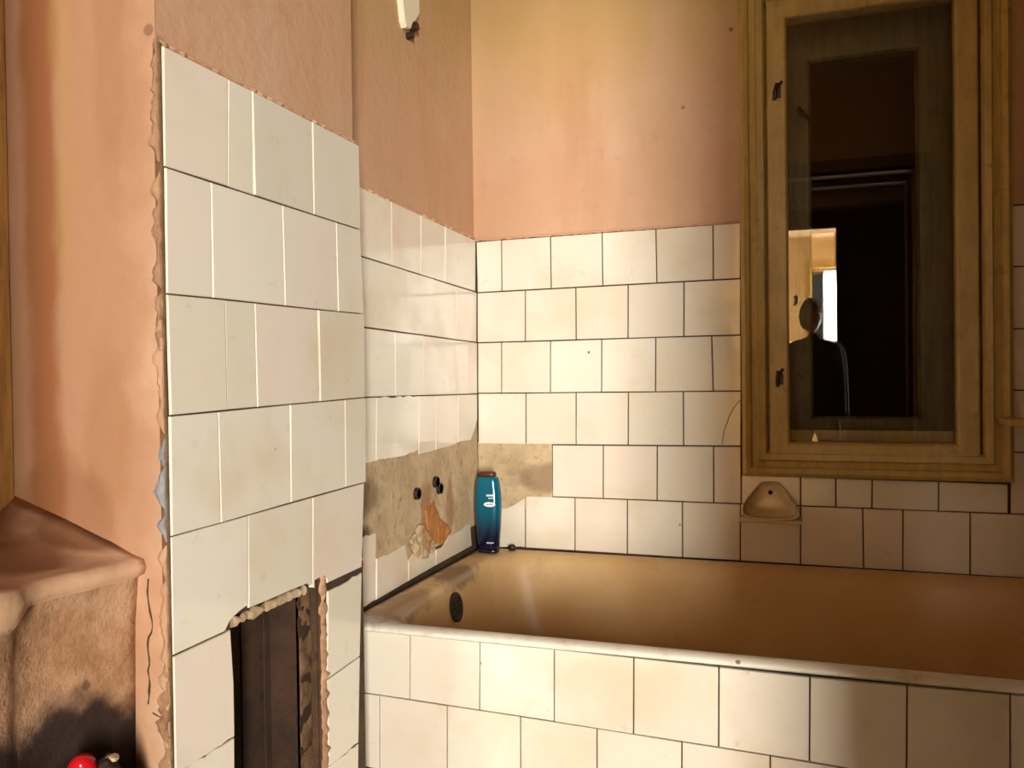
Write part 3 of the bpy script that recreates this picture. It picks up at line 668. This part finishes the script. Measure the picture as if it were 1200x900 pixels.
for cx_, cy_, rr_, lb in ((-.745, .600, .016, 'pale plaster chip at the far left bottom edge of the rubbish'), (-.722, .728, .008, 'pale plaster chip to the right of the red cap on the rubbish')):
    cz_ = hz(cx_, cy_)+.003; bm = bmesh.new(); bmesh.ops.create_icosphere(bm, subdivisions=2, radius=rr_)
    for v in bm.verts:
        v.co *= 1+.45*noise.noise(v.co*90+Vector((cx_*50, 0, 0))); v.co.z *= .5; v.co += Vector((cx_, cy_, cz_))
    tag(obj('plaster_chip', fixn(bm), RAW), lb, 'chip')

# ------------------------------------------------------------------ the person behind the camera (seen only mirrored in the window pane)
def skin(name, pts, edges, mat, par, root=0, sub=2):
    me = bpy.data.meshes.new(name); me.from_pydata([p[0] for p in pts], edges, []); o = link(name, me, mat, par)
    o.modifiers.new('skin', 'SKIN')
    for i, p in enumerate(pts):
        r = p[1] if isinstance(p[1], tuple) else (p[1], p[1]); me.skin_vertices[0].data[i].radius = r; me.skin_vertices[0].data[i].use_root = (i == root)
    o.modifiers['skin'].use_smooth_shade = True
    s = o.modifiers.new('sub', 'SUBSURF'); s.levels = s.render_levels = sub; return o
PX, PY = .20, -1.40
PE = tag(empty('person', (PX, PY, 0)), 'person in dark clothes standing behind the camera, mirrored in the dark window pane', 'person')
def q(x, y, z): return (PX+x, PY+y, z)
JACKET = m_plain('dark_jacket', (.015, .010, .008), .8); SKINM = m_plain('skin', (.45, .24, .14), .5); HAIR = m_plain('brown_hair', (.10, .06, .03), .6); TROUS = m_plain('dark_trousers', (.012, .012, .015), .8)
pts = [(q(0, 0, .90), (.145, .105)), (q(0, 0, 1.06), (.145, .10)), (q(0, .0, 1.24), (.155, .10)), (q(0, .0, 1.36), (.11, .075)), (q(0, .0, 1.42), .050), (q(0, .01, 1.47), .046),
       (q(-.155, .0, 1.35), .056), (q(-.175, .0, 1.08), .044), (q(-.185, .05, .85), .034), (q(-.185, .065, .81), .025),
       (q(.155, .0, 1.35), .056), (q(.175, .0, 1.08), .044), (q(.185, .05, .85), .034), (q(.185, .065, .81), .025),
       (q(-.09, 0, .84), .092), (q(-.10, .02, .47), .060), (q(-.10, -.01, .10), .042), (q(-.105, .03, .037), .036), (q(-.115, .15, .030), .031),
       (q(.09, 0, .84), .092), (q(.10, .02, .47), .060), (q(.10, -.01, .10), .042), (q(.105, .03, .037), .036), (q(.115, .15, .030), .031)]
ed = [(0,1),(1,2),(2,3),(3,4),(4,5),(3,6),(6,7),(7,8),(8,9),(3,10),(10,11),(11,12),(12,13),(0,14),(14,15),(15,16),(16,17),(17,18),(0,19),(19,20),(20,21),(21,22),(22,23)]
body = skin('body', pts, ed, JACKET, None); body.parent = PE; body.matrix_parent_inverse = Matrix.Translation(-Vector(PE.location))
# head with a face, ears and hair
bm = bmesh.new(); bmesh.ops.create_uvsphere(bm, u_segments=28, v_segments=20, radius=1)
HC = Vector(q(-.015, .02, 1.565))
for v in bm.verts:
    x, y, z = v.co; fx = .074*(1-.22*max(0, -z)); fy = .092
    yy = y*fy; zz = z*.112
    if y > 0:
        yy += .020*math.exp(-((x/.16)**2+((z+.12)/.20)**2)) + .007*math.exp(-((x/.35)**2+((z+.48)/.10)**2)) + .008*math.exp(-((x/.3)**2+((z+.85)/.18)**2)) + .004*math.exp(-((z-.22)/.1)**2)
        for s in (-1, 1): yy -= .012*math.exp(-(((x-s*.38)/.17)**2+((z-.04)/.13)**2))
    v.co = HC + Vector((x*fx, yy, zz))
hd = child('head', bm, SKINM, PE, True)
for s in (-1, 1):
    bm = bmesh.new(); tube(bm, [HC+Vector((s*.070, -.005, .018)), HC+Vector((s*.080, -.010, .022)), HC+Vector((s*.081, -.006, -.012)), HC+Vector((s*.070, 0, -.025))], [.008, .011, .009, .005], 10)
    o = obj('ear', fixn(bm), SKINM, hd, True); o.matrix_parent_inverse = hd.matrix_parent_inverse
    bm = bmesh.new(); bmesh.ops.create_uvsphere(bm, u_segments=12, v_segments=8, radius=.0115); bmesh.ops.translate(bm, verts=bm.verts, vec=HC+Vector((s*.029, .072, .006))); o = obj('eye', bm, m_plain('eye', (.1, .07, .05), .2), hd, True)
bm = bmesh.new(); tube(bm, [HC+Vector((-.024, .086, -.052)), HC+Vector((0, .094, -.053)), HC+Vector((.024, .086, -.052))], [.002, .0055, .002], 8); obj('mouth', fixn(bm), m_plain('lips', (.35, .10, .08), .4), hd, True)
bm = bmesh.new(); bmesh.ops.create_uvsphere(bm, u_segments=28, v_segments=20, radius=1)
bmesh.ops.delete(bm, geom=[v for v in bm.verts if (v.co.y > .35 and v.co.z < .45) or v.co.z < -.75 or (v.co.y > .1 and v.co.z < .1)], context='VERTS')
for v in bm.verts: v.co = HC + Vector((v.co.x*.082, v.co.y*.100-.004, v.co.z*.122+.006+.002*math.sin(v.co.x*40)))
child('hair', bm, HAIR, PE, True)
# relaxed hands: palm, four unequal fingers, thumb
for s in (-1, 1):
    wv = Vector(q(s*.185, .065, .81)); pc = wv+Vector((0, .018, -.065))
    pts = [(tuple(wv), .022), (tuple(wv+Vector((0, .008, -.03))), (.018, .026)), (tuple(pc), (.015, .034))]; ed = [(0, 1), (1, 2)]
    for k, L in enumerate((.9, 1.0, .94, .74)):
        b0 = pc+Vector((0, .028-.019*k, -.012)); e1 = b0+Vector((-s*.004, .004, -.034*L)); e2 = e1+Vector((-s*.012*L, .004, -.022*L)); e3 = e2+Vector((-s*.012*L, 0, -.013*L))
        i = len(pts); pts += [(tuple(b0), .0095), (tuple(e1), .0088), (tuple(e2), .008), (tuple(e3), .007)]; ed += [(2, i), (i, i+1), (i+1, i+2), (i+2, i+3)]
    i = len(pts); t0 = wv+Vector((-s*.006, .030, -.036)); pts += [(tuple(t0), .012), (tuple(t0+Vector((-s*.010, .018, -.024))), .010), (tuple(t0+Vector((-s*.014, .022, -.046))), .008)]; ed += [(1, i), (i, i+1), (i+1, i+2)]
    h_ = skin('hand', pts, ed, SKINM, PE, sub=1); h_.matrix_parent_inverse = Matrix.Translation(-Vector(PE.location))
